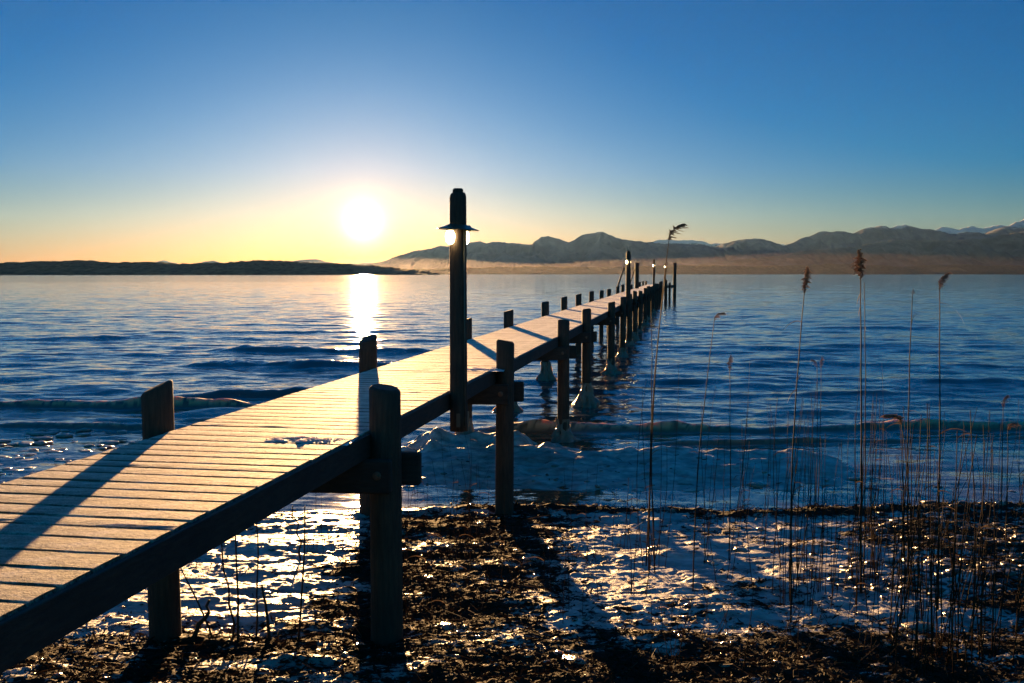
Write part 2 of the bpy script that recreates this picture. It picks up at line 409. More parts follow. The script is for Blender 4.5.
sm = N(t, 'ShaderNodeMapRange'); sm.inputs[3].default_value = 0.28; sm.inputs[4].default_value = 0.12; t.links.new(mr.outputs[0], sm.inputs[0]); t.links.new(sm.outputs[0], p.inputs['Specular IOR Level'])
b1 = bump(t, n1.outputs[0], 0.7, 0.022); b2 = bump(t, n2.outputs[0], 0.6, 0.006, b1); t.links.new(b2.outputs[0], p.inputs['Normal'])
tag(link('beach', me, m), kind='structure')

# ------------------------------------------------------------------ lake water
rng = np.random.default_rng(4)
rows = np.concatenate([np.array([9.0, 11, 12.5]), np.geomspace(13.2, 420, 900), np.geomspace(430, 60000, 60)])
cols = np.concatenate([np.linspace(-2.2, -0.62, 40)[:-1], np.linspace(-0.62, 0.62, 620), np.linspace(0.62, 2.2, 40)[1:]])
Xw = cols[None, :]*rows[:, None]; Yw = np.repeat(rows[:, None], len(cols), 1)
dy = np.gradient(rows)[:, None]
dx = (rows*(1.24/620))[:, None]
H = np.zeros_like(Xw)
# short-crested wind waves running in from the lake towards the shore, slightly from the left
for i in range(150):
    lam = 0.36*(7.5/0.36)**(rng.random()); th = rng.normal(0.10, 0.42)
    k = 2*PI/lam; kx, ky = k*math.sin(th), k*math.cos(th)
    amp = 0.0024*lam**0.72*(1.1 if lam < 2.6 else 0.75 if lam < 4 else 0.55)
    ph = kx*Xw + ky*Yw + rng.random()*2*PI
    fade = np.clip(1 - (np.maximum(dy*abs(math.cos(th)), dx*abs(math.sin(th)))/(lam*0.30)), 0, 1)
    H += amp*fade*(np.sin(ph) + 0.30*np.cos(2*ph))
shore = sstep(15.5, 23, Yw)
H *= 0.10 + 0.90*shore
# long swells that steepen as they near the beach
def swell(yc, h, wdt, xa, xb, seed, skew=0.0, bend=0.5):
    c = yc + bend*fbm(Xw*0.10, Xw*0+seed, 3, seed) + skew*Xw
    d = (Yw - c)/wdt
    prof = np.where(d < 0, np.exp(-(d*1.9)**2), np.exp(-(d*0.75)**2))
    win = sstep(xa-1.5, xa+1, Xw)*(1 - sstep(xb-1, xb+1.5, Xw))
    return h*prof*win*np.clip(0.85 + 0.9*fbm(Xw*0.33, Xw*0+seed, 3, seed+9) + 0.40*fbm(Xw*1.6, Yw*1.6, 3, seed+3), 0.1, 2)
foam = np.zeros_like(H)
S = [swell(20.6, 0.25, 0.34, -0.3, 30, 101, 0.012), swell(23.8, 0.19, 0.32, -30, -6.3, 111, -0.01), swell(21.2, 0.12, 0.30, -30, -7.6, 113, 0.0), swell(21.6, 0.15, 0.3, -8, -4.6, 127, 0.0),
     swell(18.9, 0.09, 0.16, 3.5, 30, 131, 0.02), swell(26.0, 0.20, 0.55, -8.2, -4.3, 117, -0.06), swell(33, 0.26, 0.9, -11, -2.5, 121, -0.18), swell(40, 0.18, 1.1, -12, 0, 123, -0.14)]
for s_ in S[:5]: foam = np.maximum(foam, s_)
for s_ in S: H += s_
for (yc, xa, xb, h_, w_) in ((26.5, 6, 12, .16, .7), (30, 3, 12, .11, .8), (36, 6, 20, .15, 1.1), (29.5, 12, 22, .16, .9), (44, 4, 22, .14, 1.2), (55, -20, -6, .15, 1.5), (48, -26, -12, .14, 1.4), (60, 8, 30, .15, 1.6), (39, -20, -11, .12, 1.1)):
    H += swell(yc, h_*0.6, w_*0.8, xa, xb, int(yc*7), rng.normal(0, .03), 1.2)
H = H*sstep(13.9, 15.5, Yw)
Zw = H
foam = np.clip(foam*9 - 0.40, 0, 1)*np.clip(fbm(Xw*11, Yw*16, 3, 141)*2.2 + 0.75, 0, 1)
me = mesh_np('lake_water', np.stack([Xw, Yw, Zw], -1).reshape(-1, 3), grid_faces(*Xw.shape))
att = me.attributes.new('foam', 'FLOAT', 'POINT'); att.data.foreach_set('value', foam.astype(np.float32).ravel())
silt = sstep(27, 19, Yw + 3*fbm(Xw*0.3, Yw*0.3, 3, 151))*0.9 + 0*Xw
att = me.attributes.new('silt', 'FLOAT', 'POINT'); att.data.foreach_set('value', silt.astype(np.float32).ravel())
m, t, p, o = new_mat('lake_water')
fo = N(t, 'ShaderNodeAttribute', attribute_name='foam'); si = N(t, 'ShaderNodeAttribute', attribute_name='silt')
c1 = mixc(t, si.outputs['Fac'], (0.055, 0.075, 0.088), (0.12, 0.085, 0.050))
c2 = mixc(t, fo.outputs['Fac'], c1.outputs[2], (0.55, 0.36, 0.20)); t.links.new(c2.outputs[2], p.inputs['Base Color'])
sw = mth(t, 'MULTIPLY', fo.outputs['Fac'], 0.9); t.links.new(sw, p.inputs['Subsurface Weight']); p.inputs['Subsurface Radius'].default_value = (1.0, 0.5, 0.2); p.inputs['Subsurface Scale'].default_value = 0.35
p.inputs['IOR'].default_value = 1.42
cd = N(t, 'ShaderNodeCameraData')
rmix = mixc(t, fo.outputs['Fac'], (0.07, 0.07, 0.07), (0.5, 0.5, 0.5)); t.links.new(rmix.outputs[2], p.inputs['Roughness'])
w1 = noise(t, 1.5, 5, 0.5, None, (1.0, 2.0, 1.0, 0.12), 0.4)
w2 = noise(t, 5.5, 3, 0.6, None, (1.0, 1.8, 1.0, -0.15))
w3 = noise(t, 0.25, 4, 0.5, None, (1.0, 3.0, 1.0, 0.1), 0.5)
b0 = bump(t, w3.outputs[0], 1.0, 0.08); b1 = bump(t, w1.outputs[0], 1.0, 0.026, b0); w4 = noise(t, 15, 3, 0.6, None, (1.0, 1.6, 1.0, 0.2)); b15 = bump(t, w4.outputs[0], 1.0, 0.004, b1); b2 = bump(t, w2.outputs[0], 1.0, 0.016, b15)
# ripples too small to be modelled, as a spread of the surface's own slope
def slope(scale, k, st):
    n_ = noise(t, scale, 4, 0.6, None, st, 0.3); a_ = N(t, 'ShaderNodeVectorMath', operation='SUBTRACT'); t.links.new(n_.outputs['Color'], a_.inputs[0]); a_.inputs[1].default_value = (0.5, 0.5, 0.5)
    m_ = N(t, 'ShaderNodeVectorMath', operation='MULTIPLY'); t.links.new(a_.outputs[0], m_.inputs[0]); m_.inputs[1].default_value = (k*0.6, k, 0); return m_
s1 = slope(1.1, 0.28, (1.0, 2.4, 1.0, 0.12)); s2 = slope(5.0, 0.26, (1.0, 2.0, 1.0, -0.1))
v1 = N(t, 'ShaderNodeVectorMath', operation='ADD'); t.links.new(s1.outputs[0], v1.inputs[0]); t.links.new(s2.outputs[0], v1.inputs[1])
v2 = N(t, 'ShaderNodeVectorMath', operation='ADD'); t.links.new(v1.outputs[0], v2.inputs[0]); t.links.new(b0.outputs[0], v2.inputs[1])
v3 = N(t, 'ShaderNodeVectorMath', operation='NORMALIZE'); t.links.new(v2.outputs[0], v3.inputs[0]); t.links.new(v3.outputs[0], p.inputs['Normal'])
tag(link('lake_water', me, m), kind='structure')
# open water and lake bed under everything, out to the horizon on all sides
me = mesh_np('lake_bed', [(-70000, -300, -3.2), (70000, -300, -3.2), (70000, 70000, -3.2), (-70000, 70000, -3.2)], [(0, 1, 2, 3)])
m, t, p, o = new_mat('lake_bed'); n1 = noise(t, 0.5, 3); r = ramp(t, n1.outputs[0], [(0.3, (0.03, 0.025, 0.02)), (0.7, (0.07, 0.06, 0.045))]); t.links.new(r.outputs[0], p.inputs['Base Color'])
tag(link('lake_bed', me, m), kind='structure')

# ------------------------------------------------------------------ hills and mountains
def hill_mat(name, c1, c2, snow=None, sc_=0.004):
    m, t, p, o = new_mat(name); pos = N(t, 'ShaderNodeNewGeometry').outputs['Position']
    n1 = noise(t, sc_, 7, 0.65, pos); r = ramp(t, n1.outputs[0], [(0.38, c1), (0.62, c2)])
    out = r.outputs[0]
    if snow:
        sep = N(t, 'ShaderNodeSeparateXYZ'); t.links.new(pos, sep.inputs[0])
        n2 = noise(t, sc_*1.6, 6, 0.7, pos)
        hh = mth(t, 'ADD', sep.outputs[2], mth(t, 'MULTIPLY', mth(t, 'SUBTRACT', n2.outputs[0], 0.5), snow[1]))
        mr = N(t, 'ShaderNodeMapRange'); mr.inputs[1].default_value = snow[0]; mr.inputs[2].default_value = snow[0]+80; t.links.new(hh, mr.inputs[0])
        out = mixc(t, mr.outputs[0], out, (0.42, 0.38, 0.38)).outputs[2]
    t.links.new(out, p.inputs['Base Color']); p.inputs['Roughness'].default_value = 0.9; p.inputs['Specular IOR Level'].default_value = 0.1
    return m
def hill_range(name, prof, Y, depth, mat, rough=0.10, fine=0.0, seed=0, nu=900, nv=48):
    px = np.array([q[0] for q in prof], float); py = np.array([q[1] for q in prof], float)
    u = np.linspace(px[0], px[-1], nu)
    top = np.array([at_y(512, q, Y)[2] for q in np.interp(u, px, py)])
    xs = (u - 512)/F*Y*(1/(math.cos(PITCH)))
    # smooth a little then add ridge detail
    k = np.array([.25, .5, .25]); top = np.convolve(np.pad(top, 1, 'edge'), k, 'valid')
    top = top*(1 + rough*0.4*(1 - 2.2*np.abs(fbm(xs/Y*50, xs*0+seed, 6, seed+1, 0.6)))) + fine*np.abs(fbm(xs/18.0, xs*0+seed, 3, seed+2, 0.7))
    v = np.linspace(-1, 1, nv)
    Vv, Tt = np.meshgrid(v, top, indexing='ij'); Xx = np.repeat(xs[None, :], nv, 0)*(1+Vv*0.0)
    Yy = Y + Vv*depth
    shape = (1 - np.abs(Vv))**0.85
    rg = 1 - np.abs(fbm(Xx/depth*2.6, Yy/depth*1.1, 6, seed+5, 0.6))*2.0
    Zz = Tt*shape*(1 + (rg-0.6)*0.55*np.minimum(1, np.abs(Vv)*3)) - 2.0*(np.abs(Vv) > 0.98)
    Zz = np.minimum(Zz, Tt*(1-np.abs(Vv)*0.3))
    Zz[0] = -5; Zz[-1] = -5
    me = mesh_np(name, np.stack([Xx, Yy, Zz], -1).reshape(-1, 3), grid_faces(nv, nu))
    return tag(link(name, me, mat), kind='structure')
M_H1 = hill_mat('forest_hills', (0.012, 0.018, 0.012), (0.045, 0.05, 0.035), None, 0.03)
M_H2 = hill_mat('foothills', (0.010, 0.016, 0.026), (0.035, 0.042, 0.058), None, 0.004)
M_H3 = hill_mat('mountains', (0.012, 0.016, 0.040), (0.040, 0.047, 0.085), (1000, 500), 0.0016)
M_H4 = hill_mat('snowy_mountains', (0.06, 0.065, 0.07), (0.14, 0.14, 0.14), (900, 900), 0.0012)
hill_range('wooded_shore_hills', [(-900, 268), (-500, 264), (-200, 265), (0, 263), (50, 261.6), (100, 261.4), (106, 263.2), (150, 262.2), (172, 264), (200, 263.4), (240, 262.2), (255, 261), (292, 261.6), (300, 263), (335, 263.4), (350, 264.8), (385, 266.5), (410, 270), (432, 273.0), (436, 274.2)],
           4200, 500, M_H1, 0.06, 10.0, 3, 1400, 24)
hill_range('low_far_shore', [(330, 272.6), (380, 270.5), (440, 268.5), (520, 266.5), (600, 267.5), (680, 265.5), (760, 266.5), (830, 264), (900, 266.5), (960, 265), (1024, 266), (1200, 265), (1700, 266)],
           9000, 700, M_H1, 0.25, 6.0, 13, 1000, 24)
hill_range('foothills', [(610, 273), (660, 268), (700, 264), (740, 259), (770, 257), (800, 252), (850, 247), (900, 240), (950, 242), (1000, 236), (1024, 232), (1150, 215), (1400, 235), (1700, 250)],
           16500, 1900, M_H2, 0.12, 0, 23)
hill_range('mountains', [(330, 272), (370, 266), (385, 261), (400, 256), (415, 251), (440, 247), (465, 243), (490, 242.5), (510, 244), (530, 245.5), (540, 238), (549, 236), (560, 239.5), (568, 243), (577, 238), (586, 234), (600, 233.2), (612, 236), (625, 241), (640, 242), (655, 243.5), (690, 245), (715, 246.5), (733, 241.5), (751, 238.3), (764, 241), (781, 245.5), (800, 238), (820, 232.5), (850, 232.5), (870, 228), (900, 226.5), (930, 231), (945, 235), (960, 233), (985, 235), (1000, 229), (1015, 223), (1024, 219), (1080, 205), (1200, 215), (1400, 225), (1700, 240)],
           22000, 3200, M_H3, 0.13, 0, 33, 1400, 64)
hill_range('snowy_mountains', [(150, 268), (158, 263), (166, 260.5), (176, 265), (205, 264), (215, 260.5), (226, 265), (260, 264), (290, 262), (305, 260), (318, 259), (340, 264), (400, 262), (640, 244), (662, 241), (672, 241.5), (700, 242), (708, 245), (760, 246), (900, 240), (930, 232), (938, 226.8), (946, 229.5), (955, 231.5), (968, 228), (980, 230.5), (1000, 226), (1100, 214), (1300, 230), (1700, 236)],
           34000, 3500, M_H4, 0.16, 0, 43)

# ------------------------------------------------------------------ haze over the lake
mb = MB(); mb.obox((4000, 19000, 1148), (33000, 0, 0), (0, 19800, 0), (0, 0, 1152.5))
hz = mb.build('haze', None); hz.location.z = 0
m = bpy.data.materials.new('haze'); m.use_nodes = True; t = m.node_tree; t.nodes.clear(); o = N(t, 'ShaderNodeOutputMaterial')
pv = N(t, 'ShaderNodeVolumePrincipled'); pv.inputs['Color'].default_value = (0.24, 0.50, 1.0, 1); pv.inputs['Density'].default_value = 2.2e-6; pv.inputs['Anisotropy'].default_value = 0.5
t.links.new(pv.outputs[0], o.inputs['Volume']); hz.data.materials.append(m)
tag(hz, 'thin golden haze over the lake and far mountains', 'haze', kind='stuff')

# a bank of mist lying on the far shore, lit from behind by the sun
na, nx_ = 25, 160; V = []; xs_ = np.linspace(-14000, 20000, nx_); hts = 185*(1 + 0.9*fbm(xs_/2600, xs_*0, 4, 301))*sstep(-3500, 300, xs_)*(1 - 0.85*sstep(1000, 7500, xs_)) + 6
for x_, h_ in zip(xs_, hts):
    for k_ in range(na):
        a_ = PI*k_/(na-1); V.append((x_, 9300 - 5000*math.cos(a_), 1.5 + h_*math.sin(a_)**2.0))
Fq = [tuple(q) for q in grid_faces(nx_, na)] + [(i_*na, (i_+1)*na, (i_+1)*na+na-1, i_*na+na-1) for i_ in range(nx_-1)] + [tuple(range(na)), tuple((nx_-1)*na + k_ for k_ in range(na))[::-1]]
mb = MB(); mb.v = V; mb.f = Fq; ms = mb.build('mist_bank', None)
m = bpy.data.materials.new('mist'); m.use_nodes = True; t = m.node_tree; t.nodes.clear(); o = N(t, 'ShaderNodeOutputMaterial')
pv = N(t, 'ShaderNodeVolumePrincipled'); pv.inputs['Color'].default_value = (1.0, 0.80, 0.55, 1); pv.inputs['Density'].default_value = 0.30e-5; pv.inputs['Anisotropy'].default_value = 0.74
t.links.new(pv.outputs[0], o.inputs['Volume']); ms.data.materials.append(m)
tag(ms, 'low golden mist along the foot of the mountains', 'mist', kind='stuff')

# ------------------------------------------------------------------ the pier
rnd = random.Random(11)
pier = empty('wooden_pier', tuple(PP(2.0, (D_R+D_L)/2, 0)))
pier.rotation_euler = (0, 0, 0)
tag(pier, 'long narrow wooden pier with frost-covered planks running from the icy beach out over the lake', 'pier')
bpy.context.view_layer.update()
PO = pier.location.copy()
def loc_shift(mb_): mb_.v = [(a-PO.x, b-PO.y, c-PO.z) for a, b, c in mb_.v]; return mb_
PIER_END = 117.5
# planks: each one its own board, laid across
PITCHP = 0.208
def plank_mesh(seed, width):
    r = random.Random(seed); L = (D_L - D_R)/2; w = (width - r.uniform(0.014, 0.028))/2; hgt = 0.022
    nx = 15; V = []; Fc = []
    prof = [(-w, -hgt), (-w, hgt-0.008), (-w+0.008, hgt), (-w*0.33, hgt+0.0015), (w*0.33, hgt+0.0015), (w-0.008, hgt), (w, hgt-0.008), (w, -hgt)]
    cup = r.uniform(-0.001, 0.0015); el = r.uniform(0.0, 0.012); er = r.uniform(-0.010, 0.0); k = r.uniform(-0.004, 0.004)
    ph = r.uniform(0, 6)
    for i in range(nx):
        u = -1 + 2*i/(nx-1); x = u*L + (el if i == 0 else er if i == nx-1 else 0)
        ww = 0.003*math.sin(u*5+ph) + r.uniform(-0.002, 0.002)
        for (y, z) in prof:
            yy = y + (ww if abs(y) > w*0.9 else 0); zz = z + cup*(abs(y)/w)**2 + (r.uniform(-0.0006, 0.0006) if z > 0 else 0)
            V.append((x, yy + k*u, zz))
    n = len(prof)
    for i in range(nx-1):
        for j in range(n):
            j2 = (j+1) % n; Fc.append((i*n+j, i*n+j2, (i+1)*n+j2, (i+1)*n+j))
    Fc.append(tuple(range(n))[::-1]); Fc.append(tuple((nx-1)*n+j for j in range(n)))
    return V, Fc
rest = MB(); tpos = 1.2; npl = 0; dmid = (D_R+D_L)/2
rotz = -ALPHA
while tpos < PIER_END:
    wd = PITCHP*rnd.uniform(0.88, 1.12)
    V, Fc = plank_mesh(npl, wd)
    c = PP(tpos + wd/2, dmid, DECK - 0.022 + rnd.uniform(-0.0015, 0.0015)); yaw = rotz + rnd.uniform(-0.004, 0.004); tilt = rnd.uniform(-0.002, 0.002)
    pxr = 512 + F*(c.x/c.y) if c.y > 0 else -999
    if 8 <= npl < 108:
        me = bpy.data.meshes.new('plank'); me.from_pydata(V, [], Fc); me.update()
        ob = link('plank', me, M_PLANK, pier); ob.location = c - PO; ob.rotation_euler = (0, tilt, yaw)
    else:
        b0 = len(rest.v); cs, sn = math.cos(yaw), math.sin(yaw)
        for (x, y, z) in V: rest.v.append((c.x + x*cs - y*sn, c.y + x*sn + y*cs, c.z + z - x*tilt))
        for f_ in Fc: rest.f.append(tuple(b0+q for q in f_))
    tpos += wd; npl += 1
rp = loc_shift(rest).build('planks_far_along', M_PLANK, pier, fix=False); rp.name = 'distant_planking'; tag(rp, kind='stuff')

# stringers under the plank edges, in lengths butted over the bents
T_R = [7.39, 12.63, 19.3, 24.2, 32.6, 39.1, 44.6, 49.8, 55.9, 63.7, 70.0, 76.4, 83.0, 90.5, 98.5, 107.3, 116.6]
T_L = [7.23, 12.46, 18.48, 23.26, 29.82, 34.8, 39.66, 45.29, 51.06, 56.43, 64.57, 70.17, 76.2, 82.3, 90.5, 98.8, 107.3, 116.6]
ST_TOP = DECK - 0.048; ST_H = 0.135
def stringer(t0, t1, d):
    a = PP(t0, d, ST_TOP - ST_H/2); b = PP(t1, d, ST_TOP - ST_H/2)
    return loc_shift(MB().obox((a+b)/2, (b-a)/2, NR*0.035, Vector((0, 0, ST_H/2)), 0.006))
def fascia(t0, t1, d):
    a = PP(t0, d, DECK - 0.010 - 0.088); b = PP(t1, d, DECK - 0.010 - 0.088)
    return loc_shift(MB().obox((a+b)/2, (b-a)/2, NR*0.016, Vector((0, 0, 0.088)), 0.004))
for d, T in ((D_R-0.019, T_R), (D_L+0.019, T_L)):
    ends = [0.5] + T[1::2] + [PIER_END]
    for a, b in zip(ends[:-1], ends[1:]): fascia(a+0.003, b-0.003, d).build('edge_board', M_BEAM, pier)
for d, T in ((D_R+0.14, T_R), (D_L-0.14, T_L), (dmid, T_R[::2])):
    ends = [0.5] + T + [PIER_END]
    for a, b in zip(ends[:-1], ends[1:]):
        if b - a > 0.3: stringer(a+0.002, b-0.002, d).build('stringer', M_BEAM, pier)

def post_obj(name, c, z0, z1, r, seed, lean=(0, 0), cutdir=0.0, cut=0.0, parent=None, n=22, cham=0.03):
    """a round weathered post: tapered, slightly fluted, with a sloping bevelled top"""
    rr = random.Random(seed); V = []; Fc = []
    nz = 16; H_ = z1 - z0
    fl = [1 + rr.uniform(-0.035, 0.02) for _ in range(n)]
    for i in range(nz):
        q = i/(nz-1)
        for k in range(n):
            a = 2*PI*k/n; ra = r*fl[k]*(1.04 - 0.06*q)*(1 + rr.uniform(-0.008, 0.008))
            top = cut*math.cos(a - cutdir)
            z = z0 + (H_ - cham + top)*q
            V.append((ra*math.cos(a) + lean[0]*q, ra*math.sin(a) + lean[1]*q, z))
    for (sc2, dz) in ((0.93, 0.55), (0.80, 1.0)):
        for k in range(n):
            a = 2*PI*k/n; V.append((r*sc2*fl[k]*0.99*math.cos(a)+lean[0], r*sc2*fl[k]*0.99*math.sin(a)+lean[1], z1 - cham + cham*dz + cut*sc2*math.cos(a-cutdir)))
    nr = nz + 2
    for i in range(nr-1):
        for k in range(n):
            k2 = (k+1) % n; Fc.append((i*n+k, i*n+k2, (i+1)*n+k2, (i+1)*n+k))
    Fc.append(tuple((nr-1)*n+k for k in range(n))); Fc.append(tuple(range(n))[::-1])
    me = bpy.data.meshes.new(name); me.from_pydata(V, [], Fc); me.update()
    me.polygons.foreach_set('use_smooth', np.array([len(pp.vertices) == 4 for pp in me.polygons], bool))
    o = link(name, me, M_POST, parent); o.location = Vector(c) - (parent.location if parent else Vector((0, 0, 0))); return o

# top heights read from the photograph: (t, pixel y of the top)
topsR = {7.39: 387, 12.63: 340.5, 19.3: 320, 24.2: 309, 32.6: 302, 39.1: 297}
topsL = {7.23: 386, 12.46: 338, 18.48: 319, 23.26: 310.5, 29.82: 302, 34.8: 297, 39.66: 294}
def zpix(t_, d, py):
    p_ = PP(t_, d, 0); return CAM_Z + (ray(512, py)[2]/ray(512, py)[1])*p_.y
PR = 0.118
for i, t_ in enumerate(T_R):
    d = D_R - 0.132; p_ = PP(t_, d, 0); zt = zpix(t_, d, topsR[t_]) if t_ in topsR else DECK + 0.33 + 0.05*math.sin(i*2.1)
    gz = float(ground_h(p_.x, p_.y)) if p_.y < 18 else -2.5
    ob = post_obj('post', (p_.x, p_.y, 0), min(gz, 0) - 0.6, zt, PR*(1.06 if i == 0 else 1.0 + 0.05*math.sin(i*3.3)), 100+i, (0.02*math.sin(i*1.7), 0), 2.6 + i*0.9, 0.022, pier)
    if i == 0: ob['label'] = 'thick round post with a sloping top where the pier meets the beach'
for i, t_ in enumerate(T_L):
    d = D_L + 0.132; p_ = PP(t_, d, 0); zt = zpix(t_, d, topsL[t_]) if t_ in topsL else DECK + 0.42 + 0.05*math.sin(i*1.3)
    gz = float(ground_h(p_.x, p_.y)) if p_.y < 18 else -2.5
    ob = post_obj('post', (p_.x, p_.y, 0), min(gz, 0) - 0.6, zt, PR*(1.05 if i == 0 else 1.0 + 0.05*math.sin(i*2.3)), 200+i, (-0.03 if i == 0 else 0.015*math.sin(i), 0), 0.25 if i == 0 else 0.4+0.5*math.sin(i*1.9), 0.055 if i < 2 else 0.03, pier, cham=0.02)
    if i == 1: ob['label'] = 'post with a ragged worn top catching the sun'
# twin cross-beams clamped on each pair of posts, with a bolt
for i, t_ in enumerate(T_R):
    tl = min(T_L, key=lambda q: abs(q - t_)); tl = tl if abs(tl - t_) < 1.6 else t_
    top = ST_TOP - ST_H - 0.004; hh = 0.13
    a = PP(t_, D_R - 0.125, top - hh); b = PP(tl, D_L + 0.125, top - hh); ax = (b - a).normalized()
    for sgn, ext in ((-1, 0.10), (1, 0.24)):
        if i > 9 and sgn > 0: continue
        off = U*(sgn*(PR + 0.048)); e = ax*0.3
        p0 = a - ax*ext + off; p1 = b + e + off
        bm_ = loc_shift(MB().obox((p0+p1)/2, (p1-p0)/2, Vector((0, 0, 1)).cross(ax)*0.045, Vector((0, 0, hh)), 0.014)).build('cross_beam', M_BEAM, pier)
        if sgn < 0 and i < 6:
            c = a + off - U*0.045
            M3 = Vector((0, 0, 1)).rotation_difference(-U).to_matrix()
            nb = loc_shift(MB().lathe([(0.034, -0.004), (0.034, 0.006), (0.030, 0.009), (0.019, 0.010), (0.019, 0.022), (0.016, 0.025)], tuple(c + Vector((0.0, 0, 0.01))), 14, axis=M3)).build('bolt', M_BOLT, bm_)
# end of the pier: side platform, ladders rails
def rod(p0, p1, r, name='post', mat=M_POST, parent=pier, n=10):
    pts = [Vector(p0).lerp(Vector(p1), q/4) for q in range(5)]
    return loc_shift(MB().ring_tube(pts, r, n)).build(name, mat, parent, smooth=True) if parent is pier else MB().ring_tube(pts, r, n).build(name, mat, parent, smooth=True)
def bollard_post(px, ybase, pytop, r, name, label, cat='mooring post', group=None, seed=1):
    c = at_z(px, ybase, 0.0); zt = at_y(px, pytop, c[1])[2]
    ob = post_obj(name, (c[0], c[1], 0), -2.5, zt, r, seed, (0, 0), 1.0, 0.05, None)
    ob.data.transform(__import__('mathutils').Matrix.Translation((0, 0, 0))); tag(ob, label, cat, group); return ob
bollard_post(674.4, 300, 262.5, 0.21, 'mooring_pile', 'tall thick mooring pile standing in the water right of the far end of the pier', seed=301)
cc = at_y(638.2, 262.5, 84); ob = post_obj('mooring_pile', (cc[0]-0.1, 84, 0), -2.5, cc[2], 0.17, 302, (0, 0), 1, .03); tag(ob, 'tall thick mooring pile on the left side of the pier behind its second lamp post', 'mooring post')
c0 = at_y(617.5, 287, 66.5); c1 = at_y(624.0, 267.5, 66.5)
lp = MB().ring_tube([Vector((c0[0], 66.5, -0.5)) + Vector((-0.1, 0, 0)), c0, c1], 0.055, 8).build('leaning_pole', M_POST, None, smooth=True); tag(lp, 'thin dark pole leaning to the right out over the left edge of the pier', 'pole')
c0 = at_y(630.0, 284, 76); c1 = at_y(634.6, 269.5, 76)
lp = MB().ring_tube([Vector((c0[0]-0.1, 76, -0.5)), c0, c1], 0.05, 8).build('leaning_pole', M_POST, None, smooth=True); tag(lp, 'thin dark leaning pole just behind the second lamp post, shorter than its neighbour', 'pole')
# outrigger of the landing stage joining the mooring pile
cA = at_y(664, 286.5, 112); cB = at_y(673.6, 286.5, 116.5)
loc_shift(MB().obox((Vector(cA)+Vector(cB))/2, (Vector(cB)-Vector(cA))/2, Vector((0, 0.08, 0)), Vector((0, 0, 0.17)), 0.01)).build('outrigger_beam', M_BEAM, pier)
for px, pt, yy in ((660.5, 281.5, 112), (669.7, 282.8, 114.5), (666.3, 279.8, 113)):
    c = at_y(px, pt, yy); loc_shift(MB().lathe([(0.13, -2.0), (0.13, c[2]-0.03), (0.10, c[2])], (c[0], c[1], 0), 12)).build('post', M_POST, pier, smooth=False)

# ------------------------------------------------------------------ lamp posts
def lamp_post(px, t_, d, z0, ztop, r, zshade, label, rs=0.21, near=False, seed=7):
    p_ = PP(t_, d, 0); root = empty('lamp_post', (p_.x, p_.y, z0)); tag(root, label, 'lamp post', 'lamp posts along the right side of the pier')
    o = post_obj('post', (0, 0, 0), 0, ztop - z0 - 0.05, r, seed, (0, 0), 0, 0.004, None, cham=0.05); o.parent = root
    MB().lathe([(r*0.62, 0), (r*0.62, 0.035), (r*0.5, 0.05)], (0, 0, ztop - z0 - 0.055), 14).build('cap', M_POST, root)
    zs = zshade - z0
    sh = MB().lathe([(r*1.03, 0.030), (r*1.10, 0.034), (rs*0.66, 0.012), (rs, -0.014), (rs*1.0, -0.020), (rs*0.66, 0.004), (r*1.03, 0.022)], (0, 0, zs), 28, cap=False)
    sh.v = [(x, y, z + 0.06*(-x)*0.9) for x, y, z in sh.v]
    s_o = sh.build('lamp_shade', M_ENAMEL, root, smooth=False)
    for (bx, by) in ((-r*0.85, -r*0.85), (r*0.72, r*0.95)):
        b = MB().lathe([(0.012, 0.060), (0.022, 0.05), (0.032, 0.025), (0.046, 0.0), (0.050, -0.035), (0.042, -0.08), (0.022, -0.105), (0.004, -0.112)], (bx, by - (0.03 if by < 0 else -0.03), zs - 0.06), 14).build('bulb', M_BULB, root, smooth=True)
    if near:
        MB().ring_tube([(r*0.75, -r*0.72, 0.05), (r*0.76, -r*0.74, zs*0.5), (r*0.75, -r*0.72, zs-0.02)], 0.009, 6).build('cable', M_ENAMEL, root, smooth=True)
        for (bx, by) in ((-r*0.85, -r*0.85), (r*1.12, r*0.55)):
            MB().lathe([(0.030, 0), (0.030, 0.05), (0.02, 0.06)], (bx, by - (0.03 if by < 0 else -0.03), zs - 0.03), 12).build('lamp_socket', M_ENAMEL, root)
        MB().obox((0, -r-0.004, 0.12), (0.02, 0, 0), (0, 0.004, 0), (0, 0, 0.07), 0.001).build('iron_strap', M_BOLT, root)
    return root
def zt(px, py, t_, d): return zpix(t_, d, py)
DL = D_R - 0.02
lamp_post(458, 10.0, D_R - 0.125, DECK - 0.40, zpix(10.0, D_R-.1, 188), 0.088, zpix(10.0, D_R-.1, 228), 'tall lamp post with two lit bulbs under a round shade, nearest to the beach', 0.215, True, 61)
lamp_post(629, 43.3, D_R - 0.12, DECK - 0.40, zpix(43.3, D_R, 250.5), 0.10, zpix(43.3, D_R, 260), 'second lamp post from the beach, thick, with glowing bulbs, halfway along the pier', 0.22, False, 62)
lamp_post(655, 84.5, D_R - 0.1, DECK - 0.40, zpix(84.5, D_R, 259), 0.09, zpix(84.5, D_R, 264.5), 'third lamp post from the beach, small and far along the pier', 0.24, False, 63)
cL = at_y(665, 290, 112); tt = cL[0]*U.x + 112*U.y; dd = -(cL[0]*NR.x + 112*NR.y)
lamp_post(665, tt, dd, -0.5, zpix(tt, dd, 263), 0.09, zpix(tt, dd, 266), 'farthest and smallest lamp post beside the tall mooring pile', 0.20, False, 64)

